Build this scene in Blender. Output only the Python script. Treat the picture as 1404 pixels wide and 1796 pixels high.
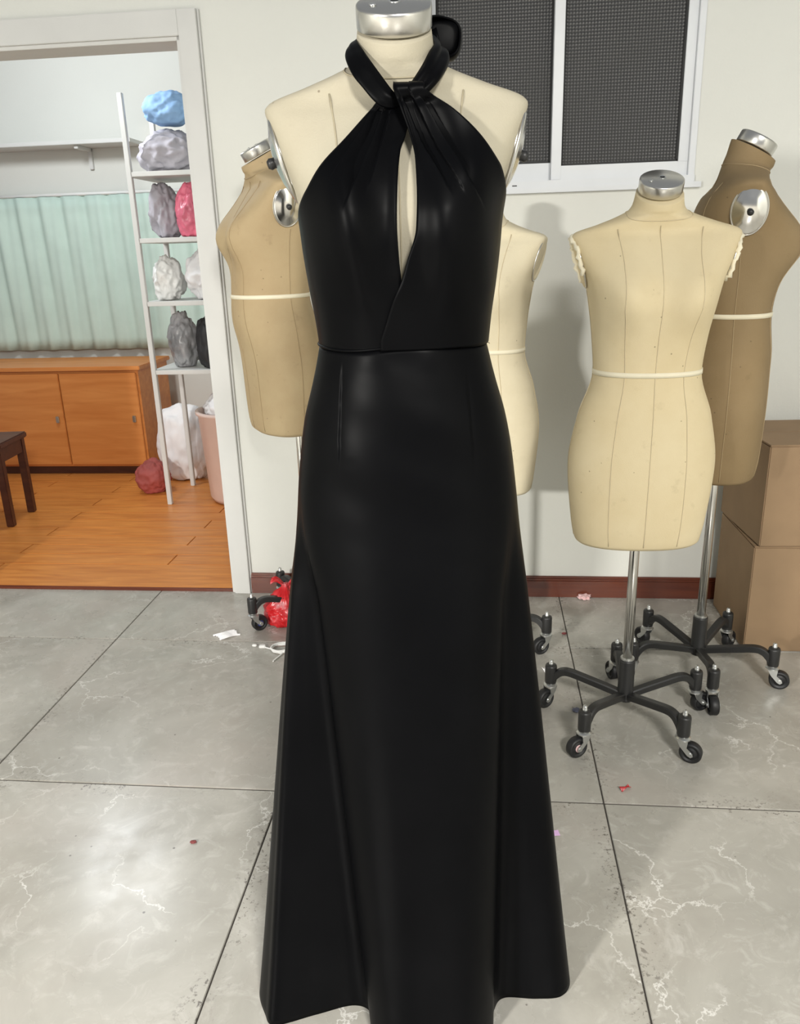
import bpy, bmesh, math, random
import numpy as np
from mathutils import Vector, Matrix, noise

for o in list(bpy.data.objects):
    bpy.data.objects.remove(o, do_unlink=True)
SC = bpy.context.scene
COL = SC.collection
PI = math.pi

# ------------------------------------------------------------------ camera
F_PX = 1400.0
PITCH = math.radians(18.1)
ROLL = math.radians(1.77)
CAM = Vector((0.0, -1.2, 1.275))
fw = Vector((0, math.cos(PITCH), -math.sin(PITCH)))
up0 = Vector((0, math.sin(PITCH), math.cos(PITCH)))
rt0 = Vector((1, 0, 0))
rt = rt0 * math.cos(ROLL) - up0 * math.sin(ROLL)
up = up0 * math.cos(ROLL) + rt0 * math.sin(ROLL)
cam_d = bpy.data.cameras.new('camera')
cam = bpy.data.objects.new('camera', cam_d)
COL.objects.link(cam)
cam_d.sensor_fit = 'VERTICAL'
cam_d.sensor_height = 36.0
cam_d.lens = 36.0 * F_PX / 1796.0
cam_d.clip_start = 0.02
m = Matrix((rt, up, -fw)).transposed().to_4x4()
m.translation = CAM
cam.matrix_world = m
SC.camera = cam

# ------------------------------------------------------------------ light
w = bpy.data.worlds.new('world')
SC.world = w
w.use_nodes = True
w.node_tree.nodes['Background'].inputs[0].default_value = (0.94, 0.97, 1.0, 1)
w.node_tree.nodes['Background'].inputs[1].default_value = 0.36


def area(name, loc, target, size, power, color=(1, 1, 1), size_y=None):
    d = bpy.data.lights.new(name, 'AREA')
    d.energy = power
    d.color = color
    d.size = size
    if size_y:
        d.shape = 'RECTANGLE'
        d.size_y = size_y
    o = bpy.data.objects.new(name, d)
    COL.objects.link(o)
    o.location = loc
    o.rotation_euler = (Vector(target) - Vector(loc)).to_track_quat('-Z', 'Y').to_euler()
    return o


area('workroom_lamp_light', (-2.3, -2.9, 1.70), (-2.02, -2.5, 0.35), 0.30, 300, (1.0, 0.97, 0.91))
area('ceiling_lamp_light', (0.75, -3.3, 2.75), (0.74, -3.1, 0), 0.6, 295, (1.0, 0.97, 0.91))
pl_d = bpy.data.lights.new('next_room_lamp_light', 'POINT')
pl_d.energy = 62
pl_d.color = (0.93, 0.97, 1.0)
pl_d.shadow_soft_size = 0.13
pl_o = bpy.data.objects.new('next_room_lamp_light', pl_d)
COL.objects.link(pl_o)
pl_o.location = (-1.76, 2.80, 2.32)

vs = SC.view_settings
vs.view_transform = 'Standard'
vs.look = 'None'
vs.gamma = 1.0
vs.exposure = -0.17
vs.use_curve_mapping = False


# ------------------------------------------------------------------ helpers
def ray(x, y):
    return fw + rt * ((x - 702) / F_PX) - up * ((y - 898) / F_PX)


def at(x, y, Y):
    d = ray(x, y)
    return CAM + d * ((Y - CAM.y) / d.y)


def link(name, me, mat=None, parent=None, smooth=False):
    o = bpy.data.objects.new(name, me)
    COL.objects.link(o)
    if mat is not None and len(me.materials) == 0:
        me.materials.append(mat)
    if smooth:
        for p in me.polygons:
            p.use_smooth = True
    if parent is not None:
        o.parent = parent
    return o


def empty(name, loc=(0, 0, 0), rz=0.0):
    o = bpy.data.objects.new(name, None)
    COL.objects.link(o)
    o.location = loc
    o.rotation_euler = (0, 0, rz)
    o.empty_display_size = 0.05
    return o


def tag(o, label, cat, group=None):
    o['label'] = label
    o['category'] = cat
    if group:
        o['group'] = group
    return o


def struct(o, label=None, cat=None):
    o['kind'] = 'structure'
    if label:
        o['label'] = label
    if cat:
        o['category'] = cat
    return o


def mesh(name, vs_, fs):
    me = bpy.data.meshes.new(name)
    me.from_pydata([tuple(v) for v in vs_], [], fs)
    me.update()
    return me


def grid_mesh(name, rows, close_u=False, close_v=False, cap0=False, cap1=False):
    """rows: list of lists of points"""
    nv, nu = len(rows), len(rows[0])
    V = [p for r in rows for p in r]
    Fs = []
    for j in range(nv if close_v else nv - 1):
        j2 = (j + 1) % nv
        for i in range(nu if close_u else nu - 1):
            i2 = (i + 1) % nu
            Fs.append((j * nu + i, j * nu + i2, j2 * nu + i2, j2 * nu + i))
    if cap0:
        Fs.append(tuple(range(nu))[::-1])
    if cap1:
        Fs.append(tuple((nv - 1) * nu + i for i in range(nu)))
    me = mesh(name, V, Fs)
    fix_normals(me)
    return me


def fix_normals(me):
    bm = bmesh.new()
    bm.from_mesh(me)
    bmesh.ops.recalc_face_normals(bm, faces=bm.faces)
    bm.to_mesh(me)
    bm.free()


def box_mesh(name, boxes, bevel=0.0, M=None):
    bm = bmesh.new()
    for (x0, x1, y0, y1, z0, z1) in boxes:
        r = bmesh.ops.create_cube(bm, size=1.0)
        for v in r['verts']:
            v.co = Vector(((x0 + x1) / 2 + v.co.x * (x1 - x0), (y0 + y1) / 2 + v.co.y * (y1 - y0),
                           (z0 + z1) / 2 + v.co.z * (z1 - z0)))
    if bevel:
        bmesh.ops.bevel(bm, geom=list(bm.edges), offset=bevel, segments=2, affect='EDGES')
    if M is not None:
        bmesh.ops.transform(bm, matrix=M, verts=bm.verts)
    me = bpy.data.meshes.new(name)
    bm.to_mesh(me)
    bm.free()
    return me


def lathe_mesh(name, prof, n=32, cap=True):
    rows = [[(r * math.cos(2 * PI * i / n), r * math.sin(2 * PI * i / n), z) for i in range(n)] for r, z in prof]
    return grid_mesh(name, rows, close_u=True, cap0=cap, cap1=cap)


def tube_rows(path, rad, n=10, squash=1.0):
    pts = [Vector(p) for p in path]
    rows = []
    ref = None
    for i, p in enumerate(pts):
        t = (pts[min(i + 1, len(pts) - 1)] - pts[max(i - 1, 0)]).normalized()
        if ref is None:
            ref = Vector((0, 0, 1)) if abs(t.z) < 0.9 else Vector((1, 0, 0))
        a = (ref - t * ref.dot(t)).normalized()
        ref = a
        b = t.cross(a)
        r = rad[i] if isinstance(rad, (list, tuple)) else rad
        rows.append([tuple(p + a * (r * squash * math.cos(2 * PI * k / n)) + b * (r * math.sin(2 * PI * k / n))) for k in
                     range(n)])
    return rows


def tube_mesh(name, path, rad, n=10, squash=1.0, closed=False):
    if closed:
        return grid_mesh(name, tube_rows(list(path), rad, n, squash), close_u=True, close_v=True)
    return grid_mesh(name, tube_rows(path, rad, n, squash), close_u=True, cap0=True, cap1=True)


def catmull(P, n, closed=False):
    P = [np.array(p, float) for p in P]
    N = len(P)
    out = []
    segs = N if closed else N - 1
    for s in range(segs):
        if closed:
            p0, p1, p2, p3 = P[(s - 1) % N], P[s], P[(s + 1) % N], P[(s + 2) % N]
        else:
            p0, p1, p2, p3 = P[max(s - 1, 0)], P[s], P[s + 1], P[min(s + 2, N - 1)]
        for k in range(n):
            t = k / n
            out.append(0.5 * ((2 * p1) + (-p0 + p2) * t + (2 * p0 - 5 * p1 + 4 * p2 - p3) * t * t + (
                    -p0 + 3 * p1 - 3 * p2 + p3) * t ** 3))
    if not closed:
        out.append(P[-1])
    return out


def pchip(xs, ys, x):
    """monotone cubic interpolation, xs ascending"""
    xs = list(xs)
    ys = list(ys)
    n = len(xs)
    if x <= xs[0]:
        return ys[0]
    if x >= xs[-1]:
        return ys[-1]
    k = 0
    while x > xs[k + 1]:
        k += 1

    def d(i):
        return (ys[i + 1] - ys[i]) / (xs[i + 1] - xs[i])

    def sl(i):
        if i == 0:
            return d(0)
        if i == n - 1:
            return d(n - 2)
        a, b = d(i - 1), d(i)
        if a * b <= 0:
            return 0.0
        return 2 * a * b / (a + b)

    h = xs[k + 1] - xs[k]
    t = (x - xs[k]) / h
    return ((2 * t ** 3 - 3 * t ** 2 + 1) * ys[k] + (t ** 3 - 2 * t ** 2 + t) * h * sl(k) + (
            -2 * t ** 3 + 3 * t ** 2) * ys[k + 1] + (t ** 3 - t ** 2) * h * sl(k + 1))


def sm(a, b, x):
    t = max(0.0, min(1.0, (x - a) / (b - a)))
    return t * t * (3 - 2 * t)


# ------------------------------------------------------------------ materials
class NT:
    def __init__(s, name):
        s.m = bpy.data.materials.new(name)
        s.m.use_nodes = True
        s.t = s.m.node_tree
        s.b = s.t.nodes['Principled BSDF']

    def n(s, typ, **kw):
        x = s.t.nodes.new(typ)
        for k, v in kw.items():
            if k.startswith('i_'):
                x.inputs[k[2:].replace('_', ' ')].default_value = v
            else:
                setattr(x, k, v)
        return x

    def l(s, a, b):
        s.t.links.new(a, b)

    def ramp(s, fac, stops):
        r = s.n('ShaderNodeValToRGB')
        e = r.color_ramp.elements
        while len(e) < len(stops):
            e.new(0.5)
        for el, (p, c) in zip(e, stops):
            el.position = p
            el.color = (*c, 1) if len(c) == 3 else c
        s.l(fac, r.inputs[0])
        return r.outputs[0]

    def mix(s, fac, a, b, mode='MIX'):
        x = s.n('ShaderNodeMix', data_type='RGBA', blend_type=mode)
        for sock, v in ((x.inputs[0], fac), (x.inputs[6], a), (x.inputs[7], b)):
            if isinstance(v, (int, float)):
                sock.default_value = v
            elif isinstance(v, tuple):
                sock.default_value = (*v, 1)
            else:
                s.l(v, sock)
        return x.outputs[2]

    def math(s, op, a, b=None):
        x = s.n('ShaderNodeMath', operation=op)
        for i, v in enumerate((a, b)):
            if v is None:
                continue
            if isinstance(v, (int, float)):
                x.inputs[i].default_value = v
            else:
                s.l(v, x.inputs[i])
        return x.outputs[0]


def mat(name, col, rough=0.5, metal=0.0, var=0.08, scale=8.0, bump=0.0, bscale=60.0, spec=0.5, trans=0.0, alpha=1.0,
        sheen=0.0, coat=0.0, aniso=None):
    t = NT(name)
    tc = t.n('ShaderNodeTexCoord')
    nz = t.n('ShaderNodeTexNoise', i_Scale=scale, i_Detail=4.0)
    t.l(tc.outputs['Object'], nz.inputs['Vector'])
    lo = tuple(c * (1 - var) for c in col)
    hi = tuple(min(1, c * (1 + var)) for c in col)
    t.l(t.ramp(nz.outputs[0], [(0.3, lo), (0.7, hi)]), t.b.inputs['Base Color'])
    t.b.inputs['Roughness'].default_value = rough
    t.b.inputs['Metallic'].default_value = metal
    t.b.inputs['Specular IOR Level'].default_value = spec
    t.b.inputs['Transmission Weight'].default_value = trans
    t.b.inputs['Alpha'].default_value = alpha
    t.b.inputs['Sheen Weight'].default_value = sheen
    t.b.inputs['Coat Weight'].default_value = coat
    if bump:
        n2 = t.n('ShaderNodeTexNoise', i_Scale=bscale, i_Detail=3.0)
        t.l(tc.outputs['Object'], n2.inputs['Vector'])
        bp = t.n('ShaderNodeBump', i_Strength=bump, i_Distance=0.01)
        t.l(n2.outputs[0], bp.inputs['Height'])
        t.l(bp.outputs[0], t.b.inputs['Normal'])
    return t.m


def linen(name, base, dark, stain=0.5):
    """cloth skin of a dress form: weave, age stains, pin pricks"""
    t = NT(name)
    tc = t.n('ShaderNodeTexCoord')
    n1 = t.n('ShaderNodeTexNoise', i_Scale=5.0, i_Detail=6.0, i_Roughness=0.6)
    t.l(tc.outputs['Object'], n1.inputs['Vector'])
    c = t.ramp(n1.outputs[0], [(0.35, base), (0.75, dark)])
    n2 = t.n('ShaderNodeTexNoise', i_Scale=22.0, i_Detail=5.0, i_Roughness=0.65)
    t.l(tc.outputs['Object'], n2.inputs['Vector'])
    f2 = t.ramp(n2.outputs[0], [(0.62, (0, 0, 0)), (0.75, (stain,) * 3)])
    c = t.mix(f2, c, tuple(x * 0.72 for x in dark))
    n3 = t.n('ShaderNodeTexVoronoi', i_Scale=26.0)
    t.l(tc.outputs['Object'], n3.inputs['Vector'])
    f3 = t.ramp(n3.outputs[0], [(0.035, (0.6,) * 3), (0.06, (0, 0, 0))])
    c = t.mix(f3, c, (0.10, 0.07, 0.04))
    t.l(c, t.b.inputs['Base Color'])
    t.b.inputs['Roughness'].default_value = 0.75
    t.b.inputs['Specular IOR Level'].default_value = 0.25
    w1 = t.n('ShaderNodeTexNoise', i_Scale=420.0, i_Detail=2.0)
    t.l(tc.outputs['Object'], w1.inputs['Vector'])
    bp = t.n('ShaderNodeBump', i_Strength=0.12, i_Distance=0.004)
    t.l(w1.outputs[0], bp.inputs['Height'])
    t.l(bp.outputs[0], t.b.inputs['Normal'])
    return t.m


def satin_material():
    t = NT('black_satin')
    tc = t.n('ShaderNodeTexCoord')
    nz = t.n('ShaderNodeTexNoise', i_Scale=9.0, i_Detail=3.0)
    t.l(tc.outputs['Object'], nz.inputs['Vector'])
    t.l(t.ramp(nz.outputs[0], [(0.3, (0.0016, 0.0017, 0.0021)), (0.7, (0.0022, 0.0023, 0.0028))]), t.b.inputs['Base Color'])
    t.b.inputs['Roughness'].default_value = 0.40
    t.b.inputs['Specular IOR Level'].default_value = 0.05
    n2 = t.n('ShaderNodeTexNoise', i_Scale=7.0, i_Detail=2.0)
    t.l(tc.outputs['Object'], n2.inputs['Vector'])
    bp = t.n('ShaderNodeBump', i_Strength=0.12, i_Distance=0.02)
    t.l(n2.outputs[0], bp.inputs['Height'])
    t.l(bp.outputs[0], t.b.inputs['Normal'])
    return t.m


def marble_material():
    t = NT('grey_marble_tile')
    geo = t.n('ShaderNodeNewGeometry')
    oi = t.n('ShaderNodeObjectInfo')
    sc = t.n('ShaderNodeVectorMath', operation='SCALE')
    cmb = t.n('ShaderNodeCombineXYZ')
    for i in range(3):
        t.l(oi.outputs['Random'], cmb.inputs[i])
    t.l(cmb.outputs[0], sc.inputs[0])
    sc.inputs['Scale'].default_value = 37.0
    add = t.n('ShaderNodeVectorMath', operation='ADD')
    t.l(geo.outputs['Position'], add.inputs[0])
    t.l(sc.outputs[0], add.inputs[1])
    P = add.outputs[0]
    n1 = t.n('ShaderNodeTexNoise', i_Scale=2.6, i_Detail=8.0, i_Roughness=0.62, i_Distortion=0.8)
    t.l(P, n1.inputs['Vector'])
    c = t.ramp(n1.outputs[0], [(0.28, (0.285, 0.272, 0.24)), (0.5, (0.365, 0.352, 0.315)), (0.75, (0.46, 0.445, 0.405))])
    # thin white veins
    nd = t.n('ShaderNodeTexNoise', i_Scale=2.2, i_Detail=9.0, i_Roughness=0.62)
    t.l(P, nd.inputs['Vector'])
    sub = t.n('ShaderNodeVectorMath', operation='SCALE')
    t.l(nd.outputs['Color'], sub.inputs[0])
    sub.inputs['Scale'].default_value = 0.55
    ad2 = t.n('ShaderNodeVectorMath', operation='ADD')
    t.l(P, ad2.inputs[0])
    t.l(sub.outputs[0], ad2.inputs[1])
    vo = t.n('ShaderNodeTexVoronoi', feature='DISTANCE_TO_EDGE', i_Scale=3.1)
    t.l(ad2.outputs[0], vo.inputs['Vector'])
    vf = t.ramp(vo.outputs[0], [(0.0, (0.65,) * 3), (0.004, (0.35,) * 3), (0.011, (0, 0, 0))])
    nm = t.n('ShaderNodeTexNoise', i_Scale=3.7, i_Detail=2.0)
    t.l(P, nm.inputs['Vector'])
    msk = t.ramp(nm.outputs[0], [(0.47, (0, 0, 0)), (0.6, (1, 1, 1))])
    vf = t.mix(1.0, vf, msk, 'MULTIPLY')
    c = t.mix(vf, c, (0.80, 0.79, 0.76))
    n6 = t.n('ShaderNodeTexNoise', i_Scale=14.0, i_Detail=7.0, i_Roughness=0.7, i_Distortion=1.6)
    t.l(P, n6.inputs['Vector'])
    c = t.mix(t.ramp(n6.outputs[0], [(0.52, (0, 0, 0)), (0.70, (0.38,) * 3)]), c, (0.60, 0.585, 0.55))
    n7 = t.n('ShaderNodeTexNoise', i_Scale=1.7, i_Detail=4.0, i_Distortion=1.0)
    t.l(P, n7.inputs['Vector'])
    c = t.mix(t.ramp(n7.outputs[0], [(0.5, (0, 0, 0)), (0.72, (0.4,) * 3)]), c, (0.36, 0.31, 0.275))
    # scuffs and dirt specks, thicker close to the joints
    tc = t.n('ShaderNodeTexCoord')
    sx = t.n('ShaderNodeSeparateXYZ')
    t.l(tc.outputs['Object'], sx.inputs[0])
    ax = t.math('ABSOLUTE', sx.outputs[0])
    ay = t.math('ABSOLUTE', sx.outputs[1])
    mx = t.math('MAXIMUM', ax, ay)
    edge = t.ramp(mx, [(0.335, (0, 0, 0)), (0.39, (1, 1, 1))])
    np_ = t.n('ShaderNodeTexNoise', i_Scale=6.0, i_Detail=2.0)
    t.l(P, np_.inputs['Vector'])
    patch = t.ramp(np_.outputs[0], [(0.42, (0, 0, 0)), (0.56, (1, 1, 1))])
    ns = t.n('ShaderNodeTexNoise', i_Scale=95.0, i_Detail=4.0, i_Roughness=0.7)
    t.l(P, ns.inputs['Vector'])
    sp = t.ramp(ns.outputs[0], [(0.56, (0, 0, 0)), (0.62, (0.8,) * 3)])
    d1 = t.mix(1.0, t.mix(1.0, edge, patch, 'MULTIPLY'), sp, 'MULTIPLY')
    c = t.mix(d1, c, (0.075, 0.062, 0.055))
    v2 = t.n('ShaderNodeTexVoronoi', i_Scale=13.0)
    t.l(P, v2.inputs['Vector'])
    dots = t.ramp(v2.outputs[0], [(0.03, (0.8,) * 3), (0.045, (0, 0, 0))])
    c = t.mix(dots, c, (0.09, 0.075, 0.065))
    t.l(c, t.b.inputs['Base Color'])
    n4 = t.n('ShaderNodeTexNoise', i_Scale=9.0, i_Detail=6.0)
    t.l(P, n4.inputs['Vector'])
    t.l(t.ramp(n4.outputs[0], [(0.3, (0.20,) * 3), (0.7, (0.34,) * 3)]), t.b.inputs['Roughness'])
    return t.m


def wood_material(name, a, b, axis_scale=(1, 14, 14), rough=0.35):
    t = NT(name)
    tc = t.n('ShaderNodeTexCoord')
    oi = t.n('ShaderNodeObjectInfo')
    mp = t.n('ShaderNodeMapping')
    mp.inputs['Scale'].default_value = axis_scale
    add = t.n('ShaderNodeVectorMath', operation='ADD')
    t.l(tc.outputs['Object'], add.inputs[0])
    t.l(oi.outputs['Random'], add.inputs[1])
    t.l(add.outputs[0], mp.inputs[0])
    n1 = t.n('ShaderNodeTexNoise', i_Scale=2.5, i_Detail=6.0, i_Distortion=0.6)
    t.l(mp.outputs[0], n1.inputs['Vector'])
    t.l(t.ramp(n1.outputs[0], [(0.3, a), (0.7, b)]), t.b.inputs['Base Color'])
    t.b.inputs['Roughness'].default_value = rough
    return t.m


def pattern_glass_material():
    t = NT('patterned_window_glass')
    tc = t.n('ShaderNodeTexCoord')
    sx = t.n('ShaderNodeSeparateXYZ')
    t.l(tc.outputs['Object'], sx.inputs[0])
    k = 2 * PI / 0.0098
    a = t.math('SINE', t.math('MULTIPLY', sx.outputs[0], k))
    b = t.math('SINE', t.math('MULTIPLY', sx.outputs[2], k))
    g = t.math('ADD', t.math('MULTIPLY', t.math('ADD', a, b), 0.25), 0.5)
    n1 = t.n('ShaderNodeTexNoise', i_Scale=5.0, i_Detail=3.0)
    t.l(tc.outputs['Object'], n1.inputs['Vector'])
    c = t.ramp(g, [(0.45, (0.030, 0.030, 0.031)), (0.8, (0.105, 0.105, 0.105)), (0.97, (0.20, 0.20, 0.20))])
    c = t.mix(t.ramp(n1.outputs[0], [(0.3, (0, 0, 0)), (0.7, (0.5,) * 3)]), c, (0.05, 0.05, 0.048))
    t.l(c, t.b.inputs['Base Color'])
    t.b.inputs['Roughness'].default_value = 0.35
    bp = t.n('ShaderNodeBump', i_Strength=0.7, i_Distance=0.004)
    t.l(g, bp.inputs['Height'])
    t.l(bp.outputs[0], t.b.inputs['Normal'])
    return t.m


M = {}
M['satin'] = satin_material()
M['marble'] = marble_material()
M['grout'] = mat('dark_grout', (0.06, 0.052, 0.045), 0.9)
M['wall'] = mat('white_wall_paint', (0.70, 0.705, 0.66), 0.85, var=0.02, scale=2.0, bump=0.05, bscale=120)
M['casing'] = mat('white_door_paint', (0.62, 0.62, 0.60), 0.5, var=0.03, scale=5.0)
M['alu'] = mat('white_aluminium', (0.66, 0.68, 0.70), 0.35, var=0.03)
M['gasket'] = mat('black_gasket', (0.012, 0.012, 0.012), 0.6)
M['glass'] = pattern_glass_material()
M['base_wood'] = wood_material('red_brown_wood', (0.085, 0.018, 0.008), (0.135, 0.032, 0.013), (1.2, 20, 30), 0.3)
M['floor_wood'] = wood_material('orange_wood', (0.50, 0.17, 0.035), (0.68, 0.27, 0.06), (2, 16, 16), 0.35)
M['linen_cream'] = linen('cream_linen', (0.43, 0.395, 0.305), (0.395, 0.355, 0.265), 0.25)
M['linen_pale'] = linen('pale_linen', (0.70, 0.63, 0.46), (0.60, 0.53, 0.37), 0.3)
M['linen_gold'] = linen('golden_linen', (0.68, 0.58, 0.38), (0.62, 0.51, 0.31), 0.35)
M['linen_tan'] = linen('tan_linen', (0.45, 0.35, 0.205), (0.39, 0.285, 0.16), 0.5)
M['linen_brown'] = linen('brown_linen', (0.27, 0.195, 0.105), (0.23, 0.16, 0.08), 0.5)
M['tape'] = mat('cream_tape', (0.78, 0.72, 0.55), 0.7)
M['seam'] = mat('seam_thread', (0.37, 0.325, 0.225), 0.8)
M['seam_light'] = mat('light_seam_thread', (0.60, 0.51, 0.34), 0.8)
M['seam_tan'] = mat('tan_seam_thread', (0.36, 0.27, 0.15), 0.8)
M['chrome'] = mat('chrome', (0.74, 0.73, 0.70), 0.16, 1.0, var=0.04)
M['brushed'] = mat('brushed_steel', (0.62, 0.61, 0.58), 0.28, 1.0, var=0.08, scale=3)
M['zinc'] = mat('zinc_plate', (0.60, 0.61, 0.60), 0.3, 0.9, var=0.06)
M['black_paint'] = mat('black_enamel', (0.017, 0.017, 0.017), 0.42, var=0.15)
M['rubber'] = mat('black_rubber', (0.010, 0.010, 0.011), 0.5, var=0.2)
M['blue_wrap'] = mat('blue_thread', (0.03, 0.05, 0.32), 0.6)
def film_material():
    t = NT('red_plastic')
    tc = t.n('ShaderNodeTexCoord')
    nz = t.n('ShaderNodeTexNoise', i_Scale=22.0, i_Detail=3.0)
    t.l(tc.outputs['Object'], nz.inputs['Vector'])
    t.l(t.ramp(nz.outputs[0], [(0.38, (0.62, 0.008, 0.012)), (0.55, (0.80, 0.05, 0.06)), (0.68, (0.78, 0.30, 0.32))]), t.b.inputs['Base Color'])
    t.b.inputs['Roughness'].default_value = 0.25
    t.b.inputs['Transmission Weight'].default_value = 0.15
    return t.m


M['red_bag'] = film_material()
M['white_plastic'] = mat('white_plastic', (0.80, 0.80, 0.78), 0.45, var=0.03)
M['white_cloth'] = mat('white_cloth', (0.80, 0.79, 0.80), 0.8, var=0.06)
M['pink_tub'] = mat('pale_pink_plastic', (0.72, 0.56, 0.50), 0.4, var=0.05)
M['grey_bag'] = mat('grey_plastic', (0.30, 0.30, 0.31), 0.25, var=0.5, scale=9)
M['black_cloth'] = mat('black_cloth', (0.02, 0.02, 0.022), 0.6)
M['pink_bag'] = mat('pink_plastic', (0.72, 0.16, 0.24), 0.35, var=0.35, scale=10)
M['lilac_cloth'] = mat('grey_lilac_cloth', (0.42, 0.40, 0.44), 0.8, var=0.15)
M['blue_cloth'] = mat('light_blue_cloth', (0.26, 0.43, 0.68), 0.8, var=0.12)
M['mint'] = mat('mint_cloth', (0.56, 0.70, 0.63), 0.85, var=0.04)
M['dark_red'] = mat('dark_red_cloth', (0.34, 0.07, 0.06), 0.7, var=0.2)
M['dark_brown'] = wood_material('dark_brown_wood', (0.055, 0.016, 0.010), (0.09, 0.03, 0.016), (2, 12, 12), 0.4)
M['orange_front'] = wood_material('orange_cabinet_wood', (0.58, 0.20, 0.045), (0.70, 0.28, 0.075), (1, 10, 10), 0.4)
M['card'] = mat('brown_cardboard', (0.30, 0.20, 0.115), 0.85, var=0.08)
M['pink_paper'] = mat('pink_paper', (0.66, 0.42, 0.70), 0.7)
M['red_ribbon'] = mat('red_ribbon', (0.42, 0.012, 0.018), 0.35, var=0.3, scale=40)
M['pink_lint'] = mat('pale_pink_lint', (0.75, 0.52, 0.52), 0.9)
M['blue_lint'] = mat('grey_blue_lint', (0.17, 0.18, 0.25), 0.9)
M['maroon'] = mat('maroon_lint', (0.20, 0.05, 0.05), 0.9)
M['lamp'] = mat('lamp_white', (0.9, 0.9, 0.9), 0.5)

# ------------------------------------------------------------------ room
A = math.radians(6.2)
RM = Matrix.Translation((0, 1.674, 0)) @ Matrix.Rotation(-A, 4, 'Z')   # local x along wall, y away from camera


def room_obj(name, me, mt, parent=None, smooth=False):
    o = link(name, me, mt, parent, smooth)
    if parent is None:
        o.matrix_world = RM
    return o


DU0, DU1, DZ = -1.78, -0.667, 1.955       # door opening
WU0, WU1, WZ0, WZ1 = 0.125, 0.985, 1.462, 2.42
struct(room_obj('wall_back', box_mesh('wall_back', [
    (-3.2, DU0, 0, 0.12, 0, 2.7), (DU0, DU1, 0, 0.12, DZ, 2.7), (DU1, WU0, 0, 0.12, 0, 2.7),
    (WU0, WU1, 0, 0.12, 0, WZ0), (WU0, WU1, 0, 0.12, WZ1, 2.7), (WU1, 2.6, 0, 0.12, 0, 2.7)]), M['wall']),
    'white painted wall behind the dress forms', 'wall')
struct(room_obj('wall_left', box_mesh('wall_left', [(-3.3, -3.2, -4.6, 0.12, 0, 2.7)]), M['wall']), 'white painted side wall at the left of the workroom', 'wall')
struct(room_obj('wall_right', box_mesh('wall_right', [(2.6, 2.7, -4.6, 0.12, 0, 2.7)]), M['wall']), 'white painted side wall at the right of the workroom', 'wall')
# floor slab and tiles
struct_floor = room_obj('floor', box_mesh('floor', [(-3.3, 3.0, -4.6, 0.0, -0.08, -0.0035)]), M['grout'])
struct(struct_floor, 'grey marble tiled floor with dirty joints', 'floor')
T = 0.79
tile_me = box_mesh('floor_tile', [(-T / 2 + .0018, T / 2 - .0018, -T / 2 + .0030, T / 2 - .0030, -0.02, 0.0)], 0.0012)
tile_me.materials.append(M['marble'])
u_lines = [-0.187 + T * k for k in range(-4, 5)]
v_top = [-1.215 + T * k for k in range(-4, 3)]
for i in range(len(u_lines) - 1):
    for v in v_top:
        v0, v1 = v, min(v + T, 0.0)
        if v0 >= -0.01:
            continue
        o = link('floor_tile', tile_me, None, struct_floor)
        o.location = ((u_lines[i] + u_lines[i + 1]) / 2, (v0 + v1) / 2, 0)
        if v1 - v0 < T - .001:
            o.scale = (1, (v1 - v0) / T, 1)
# baseboards
for nm, (u0, u1) in {'baseboard_right': (-0.60, 2.6), 'baseboard_left': (-3.2, DU0 - 0.067)}.items():
    b = room_obj(nm, box_mesh(nm, [(u0, u1, -0.016, 0.0, 0, 0.066), (u0, u1, -0.012, 0.0, 0.066, 0.074),
                                   (u0, u1, -0.009, 0.0, 0.074, 0.082)], 0.0012), M['base_wood'])
    struct(b, 'red brown wooden baseboard along the wall', 'baseboard')
# door casing (trim)
tr = empty('trim_1')
tr.matrix_world = RM
struct(tr, 'white painted door casing around the doorway', 'door frame')
for nm, bxs in (('side_casing', [(DU1, -0.605, -0.022, 0.0, 0, 2.03), (-0.605, -0.598, -0.010, 0.0, 0, 2.03)]),
                ('side_casing', [(DU0 - .067, DU0, -0.022, 0.0, 0, 2.03)]),
                ('head_casing', [(DU0, DU1, -0.022, 0.0, DZ, 2.03)]),
                ('jamb_lining', [(DU1 - 0.012, DU1, -0.012, 0.12, 0, DZ)]),
                ('jamb_lining', [(DU0, DU0 + 0.012, -0.012, 0.12, 0, DZ)]),
                ('head_lining', [(DU0, DU1, -0.012, 0.12, DZ - 0.012, DZ)])):
    link(nm, box_mesh(nm, bxs, 0.0015), M['casing'], tr)
th = room_obj('trim_2', box_mesh('threshold', [(DU0 + .012, DU1 - .012, 0.004, 0.13, -0.01, 0.012)], 0.002), M['floor_wood'])
lk = room_obj('trim_3', box_mesh('nosing', [(DU0, DU1, -0.006, 0.0035, -0.003, 0.0125)], 0.002), M['base_wood'])
struct(lk, 'thin red brown edge strip in front of the doorway', 'threshold')
struct(th, 'orange wooden threshold board of the doorway', 'threshold')
# window
win = empty('window_1')
win.matrix_world = RM
struct(win, 'white aluminium sliding window with dark patterned glass', 'window')


def wpart(name, bxs, mt, bev=0.0012):
    return link(name, box_mesh(name, bxs, bev), mt, win)


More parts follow.
